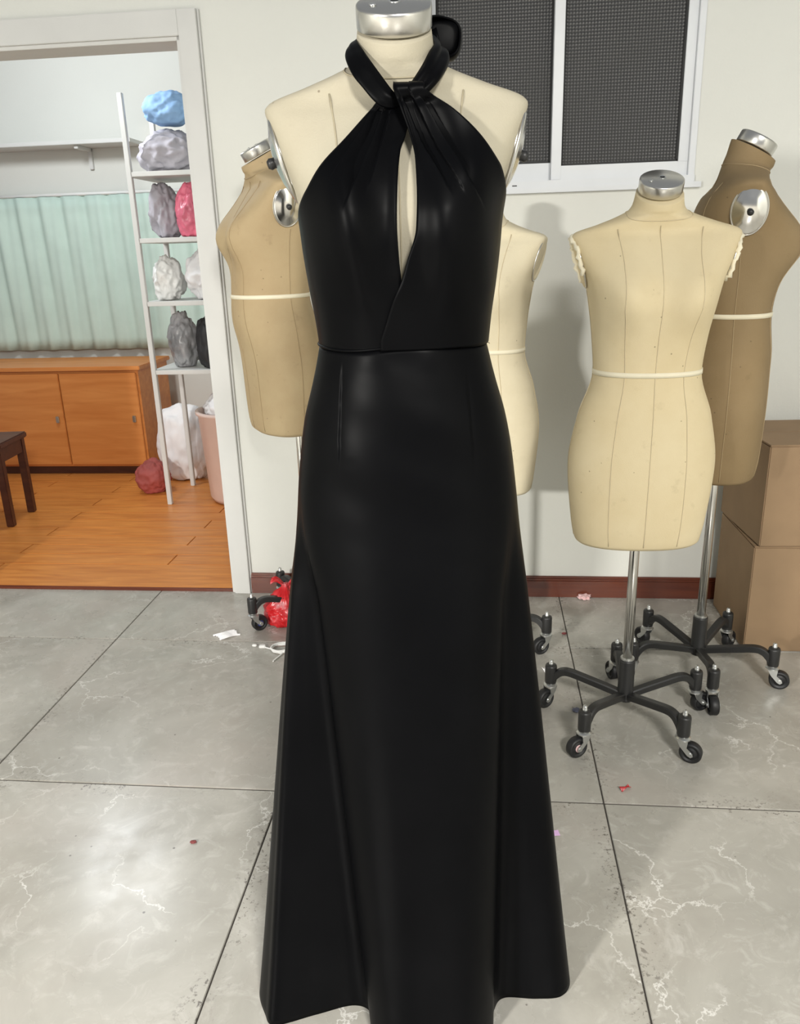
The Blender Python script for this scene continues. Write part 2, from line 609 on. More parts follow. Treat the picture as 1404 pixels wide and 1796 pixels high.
wpart('outer_frame', [(WU0, WU1, -0.012, 0.10, WZ0 - 0.004, WZ0 + 0.018), (WU0, WU0 + 0.02, -0.004, 0.1, WZ0, WZ1),
                      (WU1 - 0.02, WU1, -0.004, 0.1, WZ0, WZ1), (WU0, WU1, -0.004, 0.1, WZ1 - 0.02, WZ1)], M['alu'])
wpart('sill_strip', [(WU0 - 0.02, WU1 + 0.02, -0.02, 0.0, WZ0 - 0.02, WZ0 - 0.003)], M['alu'])
s1 = wpart('sash', [(0.145, 0.555, 0.045, 0.07, WZ0 + 0.018, WZ0 + 0.075), (0.145, 0.555, 0.045, 0.07, WZ1 - .06, WZ1 - .02),
                    (0.145, 0.158, 0.045, 0.07, WZ0 + .07, WZ1 - .06), (0.531, 0.560, 0.045, 0.07, WZ0 + .07, WZ1 - .06)],
           M['alu'])
s2 = wpart('sash', [(0.531, 0.965, 0.012, 0.04, WZ0 + 0.018, WZ0 + 0.062), (0.531, 0.965, 0.012, 0.04, WZ1 - .06, WZ1 - .02),
                    (0.531, 0.563, 0.010, 0.042, WZ0 + .02, WZ1 - .06), (0.935, 0.965, 0.012, 0.04, WZ0 + .06, WZ1 - .06)],
           M['alu'])
for sash, (a0, a1, y0, b0) in ((s1, (0.158, 0.531, 0.055, WZ0 + .075)), (s2, (0.563, 0.935, 0.024, WZ0 + .062))):
    link('glass_pane', box_mesh('glass_pane', [(a0, a1, y0, y0 + .006, b0, WZ1 - .06)]), M['glass'], sash)
    link('gasket', box_mesh('gasket', [(a0, a1, y0 - .004, y0, b0, b0 + .007), (a0, a0 + .005, y0 - .004, y0, b0, WZ1 - .06),
                                       (a1 - .006, a1, y0 - .004, y0, b0, WZ1 - .06)]), M['gasket'], sash)
wpart('drain_slot', [(0.405, 0.42, -0.0135, -0.011, WZ0 + .003, WZ0 + .006)], M['gasket'], 0)

# ------------------------------------------------------------------ dress forms
#        z(rel waist)  W     F     B     n    yc
SECT = [(-0.430, .146, .088, .106, 2.3, 0.0),
        (-0.380, .154, .094, .114, 2.3, 0.0),
        (-0.230, .166, .098, .130, 2.2, 0.0),
        (-0.110, .148, .098, .108, 2.2, 0.0),
        (0.000, .118, .090, .086, 2.2, 0.0),
        (0.080, .124, .095, .092, 2.2, 0.0),
        (0.160, .134, .100, .100, 2.4, 0.0),
        (0.205, .142, .094, .101, 2.9, 0.0),
        (0.250, .158, .078, .098, 3.3, 0.0),
        (0.295, .173, .056, .082, 3.3, 0.0),
        (0.312, .178, .046, .066, 3.0, 0.0),
        (0.320, .172, .044, .060, 2.8, 0.0),
        (0.338, .122, .047, .056, 2.4, -.002),
        (0.354, .082, .050, .054, 2.1, -.004),
        (0.366, .060, .051, .052, 2.0, -.006),
        (0.380, .053, .050, .050, 2.0, -.010),
        (0.410, .0485, .0485, .0485, 2.0, -.016)]
CAPTILT = math.radians(28)


def form_pt(phi, z, grow=0.0, bust=0.042, sect=SECT, sx=1.0, sy=1.0, low=0.05):
    if isinstance(sy, tuple):
        sy, belly = sy
    else:
        belly = 0.0
    zs = [s[0] for s in sect]
    W, Fr, B, n, yc = [pchip(zs, [s[k] for s in sect], z) for k in range(1, 6)]
    Fr += belly * math.exp(-((z + .02) / .12) ** 2)
    W += grow
    Fr += grow
    B += grow
    s, c = math.sin(phi), math.cos(phi)
    x = W * math.copysign(abs(s) ** (2 / n), s)
    y = -(Fr if c > 0 else B) * math.copysign(abs(c) ** (2 / n), c)
    if c > 0 and bust:
        zb = 0.172
        dz = z - zb
        sz = low if dz < 0 else 0.055
        for bx in (-.07, .07):
            y -= bust * math.exp(-((x - bx) ** 2) / (2 * .040 ** 2) - dz * dz / (2 * sz * sz)) * min(1, c * 2.5)
    k = sm(0.335, 0.41, z)
    x *= sx
    y = (y + yc) * sy
    zz = z + k * (y) * math.tan(CAPTILT) * 1.0
    return Vector((x, y, zz))


CACHE = {}


def cached(key, fn):
    if key not in CACHE:
        CACHE[key] = fn()
    return CACHE[key]


def torso_mesh(sx, sy, zbot=-0.43):
    zs = list(np.linspace(zbot, 0.20, 44)) + list(np.linspace(0.205, 0.30, 16)) + list(np.linspace(0.304, 0.41, 34))
    n = 96
    rows = []
    # rounded under edge
    for k, g in ((0.0, -0.02), (0.3, -0.008), (0.7, -0.002)):
        rows.append([form_pt(2 * PI * i / n, zbot, g, 0, sx=sx, sy=sy) + Vector((0, 0, -0.014 * (1 - k))) for i in range(n)])
    for z in zs:
        rows.append([form_pt(2 * PI * i / n, z, sx=sx, sy=sy) for i in range(n)])
    return grid_mesh('torso', rows, close_u=True, cap0=True, cap1=True)


def seam_mesh(sx, sy, phis, z0, z1, r=0.0011, grow=0.0004):
    pts = [form_pt(phis(z), z, grow, sx=sx, sy=sy) for z in np.linspace(z0, z1, 40)]
    return tube_mesh('seam', pts, r, 6)


def tape_mesh(sx, sy, z0=-0.006, z1=0.006):
    n = 96
    rows = [[form_pt(2 * PI * i / n, z, g, sx=sx, sy=sy) for i in range(n)] for z, g in
            ((z0, .0002), (z0, .0018), (z1, .0018), (z1, .0002))]
    return grid_mesh('waist_tape', rows, close_u=True)


# stand meshes (local: star base centre at origin on the floor)
LEG_R = 0.212


def leg_bar_mesh():
    path = catmull([(0.012, 0, .082), (.05, 0, .092), (.11, 0, .106), (.158, 0, .116), (.182, 0, .112), (.198, 0, .098),
                    (.206, 0, .086)], 6)
    rows = []
    for i, p in enumerate(path):
        t = path[min(i + 1, len(path) - 1)] - path[max(i - 1, 0)]
        t = t / np.linalg.norm(t)
        nrm = np.array([-t[2], 0, t[0]])
        hw, hh, b = .0115, .010, .003
        prof = [(-hw + b, -hh), (hw - b, -hh), (hw, -hh + b), (hw, hh - b), (hw - b, hh), (-hw + b, hh), (-hw, hh - b),
                (-hw, -hh + b)]
        rows.append([tuple(p + np.array([0, a, 0]) + nrm * c) for a, c in prof])
    return grid_mesh('leg', rows, close_u=True, cap0=True, cap1=True)


def fork_mesh():
    bm = bmesh.new()
    me0 = lathe_mesh('p', [(.017, .062), (.0195, .0635), (.0195, .067), (.014, .070), (.014, .073)], 24)
    bm.from_mesh(me0)
    bpy.data.meshes.remove(me0)
    for s in (-1, 1):
        out = [(-.012, .063), (.015, .063), (.013, .045), (.028, .033), (.030, .025), (.024, .020), (.016, .024),
               (-.004, .046)]
        f0 = [bm.verts.new((x, s * .0135, z)) for x, z in out]
        f1 = [bm.verts.new((x, s * .0155, z)) for x, z in out]
        bm.faces.new(f0)
        bm.faces.new(f1[::-1])
        for i in range(len(out)):
            bm.faces.new((f0[i], f0[(i + 1) % len(out)], f1[(i + 1) % len(out)], f1[i]))
        r = bmesh.ops.create_cone(bm, cap_ends=True, segments=12, radius1=.0048, radius2=.0048, depth=.004)
        for v in r['verts']:
            v.co = Vector((v.co.x + .022, s * (.0165) + v.co.z, v.co.y + .0285))
    bmesh.ops.recalc_face_normals(bm, faces=bm.faces)
    me = bpy.data.meshes.new('caster_fork')
    bm.to_mesh(me)
    bm.free()
    return me


def wheel_mesh():
    prof = [(.006, -.010), (.014, -.010), (.016, -.0075), (.019, -.0075), (.021, -.0115), (.0255, -.0115), (.0285, -.008),
            (.0285, .008), (.0255, .0115), (.021, .0115), (.019, .0075), (.016, .0075), (.014, .010), (.006, .010)]
    me = lathe_mesh('wheel', prof, 36)
    me.transform(Matrix.Translation((.022, 0, .0285)) @ Matrix.Rotation(PI / 2, 4, 'X'))
    return me


def make_stand(root, rz_star, ztop, caster_angles=None, tint=None, ss=1.0):
    hub = link('hub', cached('hub', lambda: lathe_mesh('hub', [(.012, .066), (.021, .068), (.023, .075), (.0215, .080),
               (.0215, .188), (.0205, .193), (.0150, .1935)], 28)), M['black_paint'], root, True)
    hub.scale = (ss,) * 3
    link('hub_collar', cached('hubcol', lambda: lathe_mesh('hub_collar', [(.0145, .1925), (.0185, .1925), (.0185, .198), (.0145, .199)], 28)), M['zinc'], hub)
    link('pole', lathe_mesh('pole', [(.0128, .11), (.0128, ztop * .985), (.0118, ztop)], 28), M['chrome'], root, True)
    for k in range(5):
        a = rz_star + k * 2 * PI / 5
        lg = link('leg', cached('leg', leg_bar_mesh), M['black_paint'], root)
        lg.rotation_euler = (0, 0, a)
        lg.scale = (ss,) * 3
        so = link('socket', cached('socket', lambda: lathe_mesh('socket', [(.008, .071), (.0155, .072), (.0168, .077),
                  (.0168, .124), (.0155, .129), (.010, .1305)], 24)), M['black_paint'], lg, True)
        so.location = (LEG_R, 0, 0)
        sb = link('stem_bolt', cached('stem', lambda: lathe_mesh('stem_bolt', [(.0055, .129), (.0068, .130), (.0068, .135), (.0058, .136),
                  (.0062, .142), (.004, .1455)], 16)), M['zinc'], lg, True)
        sb.location = (LEG_R, 0, 0)
        ca = caster_angles[k] if caster_angles else 0.7 + k * 1.3
        fk = link('caster_fork', cached('fork', fork_mesh), M['zinc'], lg)
        fk.location = (LEG_R, 0, 0)
        fk.rotation_euler = (0, 0, ca - a)
        wl = link('caster_wheel', cached('wheel', wheel_mesh), M['rubber'], lg, True)
        wl.location = (LEG_R, 0, 0)
        wl.rotation_euler = (0, 0, ca - a)
        if tint and k in tint:
            t = link('thread_wrap', cached('wrap' + str(tint[k]), lambda: lathe_mesh('thread_wrap', [(.0075, -.0105), (.0105, -.0115), (.0105, .0115), (.0075, .0105)], 20)),
                     M[tint[k]], lg, True)
            t.matrix_local = Matrix.Translation((LEG_R, 0, 0)) @ Matrix.Rotation(ca - a, 4, 'Z') @ Matrix.Translation((.022, 0, .0285)) @ Matrix.Rotation(PI / 2, 4, 'X')


def dress_form(loc, zw, facing, skin, label, sx=1.0, sy=1.0, star=0.0, casters=None, seamcol='seam', plate='chrome',
               tape=True, tint=None, torn=False, ss=1.0, toff=(0, 0), zbot=-.43):
    root = empty('dress_form', (loc[0], loc[1], 0))
    tag(root, label, 'dress form', 'dress forms in the sewing room')
    z0s = zbot + .002
    R = Matrix.Translation((toff[0], toff[1], zw)) @ Matrix.Rotation(facing, 4, 'Z')

    def put(o):
        o.matrix_local = R
        return o

    torso = put(link('torso', cached(('torso', sx, sy), lambda: torso_mesh(sx, sy, zbot)), None, root, True))
    # material per object (mesh shared only between forms with the same skin)
    if not torso.data.materials:
        torso.data.materials.append(M[skin])
    else:
        torso.data = torso.data.copy()
        torso.data.materials[0] = M[skin]
    sm_ = M[seamcol]

    def front(s):
        def fn(z):
            if z < .15:
                return s * pchip([-.43, -.2, 0, .15], [.50, .48, .52, .56], z)
            xt = pchip([.15, .25, .33], [abs(form_pt(.56, .15).x), .078, .088], z)
            lo, hi = 0.0, PI / 2
            for _ in range(24):
                md_ = (lo + hi) / 2
                if form_pt(md_, z).x < xt:
                    lo = md_
                else:
                    hi = md_
            return s * lo
        return fn

    def back(s):
        return lambda z: s * (PI - pchip([-.43, -.2, 0, .17, .31], [.5, .5, .5, .55, .5], z))

    for nm, fn, z0, z1 in (('princess_seam', front(1), z0s, .325), ('princess_seam', front(-1), z0s, .325),
                           ('back_seam', back(1), z0s, .322), ('back_seam', back(-1), z0s, .322),
                           ('side_seam', lambda z: PI / 2 + .06, z0s, .19), ('side_seam', lambda z: -PI / 2 - .06, z0s, .19),
                           ('centre_seam', lambda z: 0.0, z0s, .330), ('centre_seam', lambda z: PI, z0s, .345)):
        o = link(nm, seam_mesh(sx, sy, fn, z0, z1), sm_, torso, True)
    nk = tube_mesh('neck_seam', [form_pt(2 * PI * i / 64, .362 - .022 * max(0, math.cos(2 * PI * i / 64)) ** 2, .0006, sx=sx, sy=sy) for i in range(64)], .0011, 6, closed=True)
    link('neck_seam', nk, sm_, torso, True)
    if tape:
        link('waist_tape', tape_mesh(sx, sy), M['tape'], torso, True)
    # metal neck cap
    capM = Matrix.Translation((0, -.018 * (sy[0] if isinstance(sy, tuple) else sy), .4085)) @ Matrix.Rotation(CAPTILT, 4, 'X')
    capme = cached('cap', lambda: lathe_mesh('neck_cap', [(.044, -.004), (.0482, -.004), (.0492, -.0025), (.0492, .0195), (.0486, .0225),
                   (.0465, .0240), (.002, .0245)], 64))
    cap = put(link('neck_cap', capme, M['brushed'], root, True))
    cap.matrix_local = R @ capM
    pl = link('screw_hole', cached('hole', lambda: lathe_mesh('screw_hole', [(.0085, .0238), (.0085, .0252), (.006, .0254), (.0055, .0246), (.001, .0246)], 20)), M['zinc'], cap, True)
    pl.location = (.001, .006, 0)
    pl2 = link('slot', cached('slot', lambda: box_mesh('slot', [(-.005, .005, -.0022, .0022, .0244, .0258)], .0004)), M['gasket'], cap)
    pl2.location = (.001, .006, 0)
    sc = link('set_screw', cached('sets', lambda: lathe_mesh('set_screw', [(.0045, .024), (.0045, .0262), (.003, .0268), (.001, .0268)], 12)), M['zinc'], cap, True)
    sc.location = (-.027, -.012, 0)
    # arm plates
    tilt = math.atan2(.030, .105)
    for s in (-1, 1):
        def plate_me(dome=True, prof=None):
            rows = []
            for rr, dx in prof:
                rows.append([(dx, .041 * rr * math.cos(2 * PI * i / 40), .057 * rr * math.sin(2 * PI * i / 40)) for i in range(40)])
            return grid_mesh('arm_plate', rows, close_u=True, cap0=True, cap1=True)
        if plate == 'chrome':
            prof = [(.97, -.006), (1.0, -.004), (1.0, .004), (.96, .006), (.9, .0065), (.6, .012), (.3, .015), (.06, .0155)]
            pm = 'chrome'
        else:
            prof = [(.97, -.006), (1.0, -.004), (1.0, .003), (.96, .005), (.90, .005), (.87, .000), (.5, -.001), (.06, -.001)]
            pm = skin
        apm = cached(('plate', plate), lambda: plate_me(prof=prof))
        ap = link('arm_plate', apm.copy(), M[pm], root, True)
        P0 = form_pt(s * PI / 2, .252, .0, sx=sx, sy=sy)
        loc_m = Matrix.Translation((P0.x - s * .003, .004, .2535)) @ Matrix.Rotation(s * tilt, 4, 'Y')
        if s < 0:
            loc_m = loc_m @ Matrix.Rotation(PI, 4, 'Z')
        ap.matrix_local = R @ loc_m
        rim = link('plate_rim', cached('rim', lambda: tube_mesh('plate_rim', [(.002, .042 * math.cos(2 * PI * i / 48), .058 * math.sin(2 * PI * i / 48)) for i in range(48)], .0022, 8, closed=True)),
                   M['brushed'], ap, True)
        kn = link('wing_knob', cached('knob', lambda: lathe_mesh('wing_knob', [(.003, .0), (.007, .002), (.008, .008), (.005, .012), (.001, .0125)], 16)), M['black_paint'], ap, True)
        kn.matrix_local = Matrix.Translation((.014 if plate == 'chrome' else -.004, .0, .0)) @ Matrix.Rotation(PI / 2, 4, 'Y')
        if plate != 'chrome':
            kn.scale = (.5, .5, .5)
        if torn:
            rnd = random.Random(3 + s)
            pts = [(.004 + rnd.uniform(-.002, .005),   .043 * math.cos(t) + rnd.uniform(-.002, .002), .060 * math.sin(t) + rnd.uniform(-.003, .003)) for t in np.linspace(-.4, 4.0, 34)]
            link('frayed_edge', tube_mesh('frayed_edge', pts, [.0045 + .0025 * rnd.random() for _ in pts], 6), M['tape'], ap, True)
    make_stand(root, star, zw - .43, casters, tint, ss)
    return root


MX, MZ = 0.012, 1.147
main_form = dress_form((MX, 0), MZ, 0.0, 'linen_cream', 'cream linen dress form wearing the long black halter dress', star=-PI / 2, tape=False, ss=.76)
left_form = dress_form((-0.333, 1.455), 1.155, math.radians(-66), 'linen_tan', 'tan dress form turned sideways beside the white door casing', sx=1.12, sy=(1.15, .030),
                       star=math.radians(200), toff=(-.038, -.045), zbot=-.415, casters=[math.radians(x) for x in (35, 200, 120, 10, 100)], seamcol='seam_tan', tint={0: 'blue_wrap'})
mid_form = dress_form((0.275, 1.25), 0.985, math.radians(-24), 'linen_pale', 'pale dress form half hidden behind the black dress', star=math.radians(-24), plate='cloth', seamcol='seam_light',
                      casters=[math.radians(x) for x in (205, 200, 120, 10, 300)])
right_form = dress_form((0.612, 0.752), 0.982, math.radians(-5), 'linen_gold', 'golden cream dress form with frayed arm edge, right of the black dress', sx=1.08, sy=1.08,
                        star=math.radians(153.5), casters=[math.radians(x) for x in (215, 205, 330, 20, 100)], plate='cloth', torn=True, seamcol='seam_light', tint={1: 'pink_lint'})
tan_form = dress_form((0.905, 1.0), 1.09, math.radians(76), 'linen_brown', 'brown dress form nearest the right edge of the photo', sx=1.1, sy=1.12, star=math.radians(45), seamcol='seam_tan')

# ------------------------------------------------------------------ the dress
dress = empty('halter_dress', (MX, 0, 0))
tag(dress, 'long black satin halter dress with twisted neck and keyhole front', 'dress')
#          z      W      F     B    n
DS = [(0.000, .1215, .101, .097, 2.2, 0),
      (0.040, .1255, .108, .099, 2.2, 0),
      (0.080, .1310, .113, .101, 2.2, 0),
      (0.130, .1365, .114, .106, 2.3, 0),
      (0.170, .1395, .110, .107, 2.5, 0),
      (0.205, .1460, .103, .108, 2.8, 0),
      (0.250, .1610, .086, .104, 3.2, 0),
      (0.295, .1780, .064, .088, 3.3, 0),
      (0.312, .1830, .056, .072, 3.0, 0),
      (0.345, .1300, .060, .060, 2.4, 0),
      (0.360, .1000, .062, .060, 2.2, 0)]


def dpt(phi, z, grow=0.0):
    zr = z - MZ
    p = form_pt(phi, min(zr, .333), grow, .044, DS, low=.075)
    return Vector((p.x, p.y, z))


def phi_of(x, z):
    """angle on the front of the dress shell for world x at height z"""
    lo, hi = -PI / 2, PI / 2
    for _ in range(30):
        mid = (lo + hi) / 2
        if dpt(mid, z).x < x - MX:
            lo = mid
        else:
            hi = mid
    return (lo + hi) / 2


def hit(px, py):
    Y = -.1
    for _ in range(12):
        p = at(px, py, Y)
        q = dpt(phi_of(p.x, p.z), p.z)
        Y = 0.5 * Y + 0.5 * q.y
    p = at(px, py, Y)
    return p.x, p.z


def edge(pts):
    q = [hit(*p) for p in pts]
    q.sort(key=lambda a: a[1])
    return [a[1] for a in q], [a[0] for a in q]


def poly(pts):
    return [Vector((a[0], a[1], 0)) for a in (hit(*p) for p in pts)]


def dist_poly(x, z, P):
    best, bt = 9, 0
    L = len(P) - 1
    q = Vector((x, z, 0))
    for i in range(L):
        a, b = P[i], P[i + 1]
        ab = b - a
        t = max(0, min(1, (q - a).dot(ab) / ab.length_squared))
        v = q - (a + ab * t)
        d = v.length
        if d < best:
            sgn = 1 if ab.x * v.y - ab.y * v.x > 0 else -1
            best, bt, bs = d, (i + t) / L, sgn
    return best, bt, bs


PLEAT = {-1: [(poly([(674, 190), (648, 260), (600, 372)]), .0115, .0085), (poly([(686, 192), (668, 260), (640, 345)]), .004, .007),
              (poly([(664, 190), (622, 245), (575, 320)]), .004, .008)],
         1: [(poly([(706, 178), (742, 255), (797, 345)]), .009, .0075), (poly([(738, 178), (795, 268), (852, 372)]), .011, .009),
             (poly([(722, 176), (768, 262), (820, 345)]), -.005, .007), (poly([(700, 180), (722, 240), (745, 320)]), .004, .006)]}


def bodice(side):
    if side < 0:
        zi, xi = edge([(716, 178), (717, 212), (712, 236), (703, 264), (698, 320), (697, 400), (700, 450), (705, 500), (716, 597)])
        zo, xo = edge([(664, 178), (640, 205), (600, 250), (560, 295), (539, 332)])
    else:
        zi, xi = edge([(690, 164), (702, 198), (716, 235), (727, 280), (730, 330), (729, 400), (715, 455), (706, 490), (690, 530), (678, 570), (669, 599)])
        zo, xo = edge([(742, 164), (790, 195), (840, 240), (873, 288)])
    ztop = min(zi[-1], zo[-1])
    zu = zo[0]
    zback = 1.235
    rows = []
    NR, NC = 130, 110
    for j in range(NR):
        z = ztop + (MZ - ztop) * j / (NR - 1)
        pin = phi_of(pchip(zi, xi, z), z)
        if z >= zu:
            pout = phi_of(pchip(zo, xo, z), z)
        else:
            p0 = phi_of(xo[0], zu)
            t = max(0, min(1, (zu - z) / (zu - zback)))
            pout = p0 + side * (PI - abs(p0)) * (.75 * t + .25 * t * t)
        row = []
        for i in range(NC):
            u = i / (NC - 1)
            phi = pin + (pout - pin) * u
            p = dpt(phi, z, .0045 if side > 0 else .0015)
            x = p.x + MX
            c = math.cos(phi)
            if c > 0.05:
                disp = 0
                for P, dep, wd in PLEAT[side]:
                    d, t, s = dist_poly(x, z, P)
                    fade = sm(0.0, .06, t) * (1 - sm(.55, 1.0, t)) if dep > 0 else (1 - sm(.6, 1, t))
                    if s * side > 0:
                        disp += dep * fade * math.exp(-(d / (1.5 * wd)) ** 1.3)
                    else:
                        disp -= .45 * dep * fade * math.exp(-(d / (1.3 * wd)) ** 2)
                # soft drape ripples
                disp += .0018 * math.sin(x * 95 + z * 18 + side) * sm(1.16, 1.25, z) * (1 - sm(1.38, 1.44, z))
                p.y += min(disp, .007) * min(1, c * 2) - .006 * sm(1.33, 1.40, z)
                # gather at the twist
                p.y -= (.027 if side > 0 else .006) * sm(1.39, 1.475, z)
                # turned edges
                p.y -= .003 * math.exp(-((u) / .03) ** 2) * (1 if side > 0 else sm(1.23, 1.25, z) * (1 - sm(1.40, 1.42, z)))
                if z > zu - .05:
                    p.y += .0015 * math.exp(-((1 - u) / .03) ** 2)
            row.append((p.x, p.y, p.z))
        rows.append(row)
    # the top rolls back over into the knot
    top = []
    for a_ in (90, 70, 45, 22):
        a_ = math.radians(a_)
        top.append([(x, y + .014 * (1 - math.cos(a_)), z + .010 * math.sin(a_)) for x, y, z in rows[0]])
    rows = top + rows
    me = grid_mesh('bodice_panel', rows)
    o = link('bodice_panel', me, M['satin'], dress, True)
    md = o.modifiers.new('thick', 'SOLIDIFY')
    md.thickness = .0016
    md.offset = -1
    return o


bodice(-1)
bodice(1)


# skirt
def ellipse(phi, z):
    t = [(MZ - .92, 0)]
    zs = [0.60, 0.79, 0.85, 0.92, 0.98, 1.04, 1.09, 1.122, 1.150]
    W = pchip(zs, [.200, .183, .177, .170, .1625, .1515, .137, .1285, .1222], z)
    Fr = pchip(zs, [.150, .135, .128, .122, .119, .116, .111, .106, .1025], z)
    B = pchip(zs, [.160, .152, .146, .141, .136, .127, .113, .104, .098], z)
    s, c = math.sin(phi), math.cos(phi)
    n = 2.2
    return np.array([W * math.copysign(abs(s) ** (2 / n), s), -(Fr if c > 0 else B) * math.copysign(abs(c) ** (2 / n), c)])


#        hip angle, hem x, hem y   (world x, relative to the form axis after - MX)
HEM = [(0, .030, -.236), (34, .090, -.225), (56, .128, -.186), (64, .139, -.140), (70, .160, -.118), (78, .215, -.122), (86, .262, -.118), (92, .284, -.084),
       (100, .276, -.015), (120, .236, .085), (140, .20, .145), (158, .10, .16), (180, .0, .185), (202, -.09, .155), (222, -.18, .15), (244, -.225, .07),
       (258, -.268, -.02), (264, -.283, -.085), (269, -.266, -.135), (273, -.245, -.158), (279, -.175, -.140), (284, -.110, -.124), (287.5, -.078, -.140), (291, -.074, -.186), (306, -.045, -.222),
       (332, -.01, -.236)]
SUB = 30
hem_xy = catmull([(a - MX, b) for _, a, b in HEM], SUB, True)
ang = [h[0] for h in HEM] + [360.0]
hip_phi = []
for k in range(len(HEM)):
    for s in range(SUB):
        hip_phi.append(math.radians(pchip(list(range(len(ang))), ang, k + s / SUB)))
ZH = 0.965


def skirt():
    rows = []
    NZ = 120
    for j in range(NZ):
        t = j / (NZ - 1)
        z = 1.150 + (0.004 - 1.150) * t
        row = []
        for i, ph in enumerate(hip_phi):
            if z >= ZH:
                xy = ellipse(ph, z)
            else:
                s = (ZH - z) / ZH
                s2 = s + .035 * math.sin(PI * s) * (1 - s)
                base = ellipse(ph, ZH)
                # tangent continuation of the hip ellipse, then ruled towards the hem
                wgt = sm(0, .22, s)
                e = ellipse(ph, max(z, .60))
                line = base * (1 - s2) + hem_xy[i] * s2
                xy = e * (1 - wgt) + line * wgt
            x, y = float(xy[0]), float(xy[1])
            wx = x + MX
            if y < 0 and z > .85:
                # darts: narrow creases below the waist
                for (dx0, dx1, za, zb, dep) in ((-.076, -.085, 1.118, .985, .0019), (.099, .107, 1.10, .985, .0022)):
                    if zb - .02 < z < za + .02:
                        tt = (za - z) / (za - zb)
                        d = wx - (dx0 + (dx1 - dx0) * tt)
                        f = sm(zb - .02, zb + .03, z) * (1 - sm(za - .02, za + .02, z))
                        y += dep * f * (math.exp(-d / .0045) if d > 0 else -.5 * math.exp(d / .006))
                        if dx0 < 0:
                            y += .0011 * f * math.sin(z * 330) * math.exp(-((d - .012) / .011) ** 2)
                # wrinkles hanging from the waist seam
                y += .0016 * math.sin(wx * 70 + 1.2) * math.exp(-((1.135 - z) / .016) ** 2)
                y -= .0012 * math.sin(wx * 26 + z * 60) * sm(.85, .95, z) * (1 - sm(1.05, 1.12, z))
            zz = z + .0035 * math.sin(wx * 33 + .6) * math.exp(-((1.150 - z) / .012) ** 2) * (1 if y < 0 else 0)
            row.append((x, y, zz))
        rows.append(row)
    me = grid_mesh('skirt', rows, close_u=True)
    o = link('skirt', me, M['satin'], dress, True)
    md = o.modifiers.new('thick', 'SOLIDIFY')
    md.thickness = .0018
    md.offset = -1
    return o


sk = skirt()
ring = []
for i in range(120):
    ph = 2 * PI * i / 120
    e = ellipse(ph, 1.150) * 1.012
    fr = 1 if e[1] < 0 else 0
    ring.append((e[0], e[1] - .001, 1.150 + fr * .0035 * math.sin((e[0] + MX) * 33 + .6)))
link('waist_seam', tube_mesh('waist_seam', ring, .0021, 8, closed=True), M['satin'], dress, True)
thr = at(849, 598, -.01)
link('loose_thread', tube_mesh('loose_thread', catmull([(thr.x - MX - .004, -.012, thr.z + .004), (thr.x - MX + .002, -.016, thr.z + .001), (thr.x - MX + .008, -.016, thr.z - .003)], 5), .0004, 5), M['satin'], dress)


# neck straps: ribbons between two edge lines given as (x px, y px, world Y)
def ribbon(name, outer, inner, puff=.006, n=12, across=14, fold=0.0, parent=dress, freq=2.0):
    eo = catmull([tuple(p) for p in outer], n)
    ei = catmull([tuple(p) for p in inner], n)
    rows = []
    for a, b in zip(eo, ei):
        a, b = Vector(a), Vector(b)
        row = []
        for k in range(across):
            u = k / (across - 1)
            p = a.lerp(b, u)
            # bulge away from the neck axis
            ax = Vector((MX, 0.0, p.z))
            d = (p - ax)
            d.z = 0.25 * d.length
            d.normalize()
            p = p + d * (puff * math.sin(PI * u) + fold * math.sin(freq * 2 * PI * u))
            row.append((p.x - MX, p.y, p.z))
        rows.append(row)
    me = grid_mesh(name, rows)
    o = link(name, me, M['satin'], parent, True)
    md = o.modifiers.new('thick', 'SOLIDIFY')
    md.thickness = .003
    md.offset = 0
    return o


def A3(L):
    return [at(x, y, Y) for x, y, Y in L]


bk = [Vector((-.030, .046, 1.556)), Vector((-.004, .066, 1.556)), Vector((.020, .074, 1.556))]
bko = [Vector((-.040, .046, 1.532)), Vector((-.006, .070, 1.530)), Vector((.020, .080, 1.528))]
ribbon('neck_strap', A3([(712, 186, -.066), (690, 190, -.074), (672, 187, -.078), (657, 177, -.078), (638, 155, -.074), (620, 132, -.066), (608, 104, -.046), (611, 90, -.018)]) + bko,
       A3([(712, 166, -.070), (702, 165, -.074), (693, 163, -.076), (685, 155, -.076), (668, 132, -.070), (650, 107, -.064), (637, 88, -.050), (627, 72, -.022)]) + bk, puff=.0032, fold=.0004)
bk = [Vector((.060, .040, 1.556)), Vector((.040, .064, 1.556)), Vector((.022, .074, 1.556))]
bko = [Vector((.072, .040, 1.530)), Vector((.046, .068, 1.528)), Vector((.022, .080, 1.528))]
ribbon('neck_strap', A3([(722, 184, -.062), (738, 172, -.070), (758, 154, -.070), (774, 134, -.060), (786, 111, -.030), (783, 94, -.004)]) + bko,
       A3([(700, 166, -.066), (713, 157, -.072), (726, 140, -.070), (741, 116, -.062), (752, 94, -.046), (762, 76, -.016)]) + bk, puff=.0032, fold=.0020, freq=1.5)
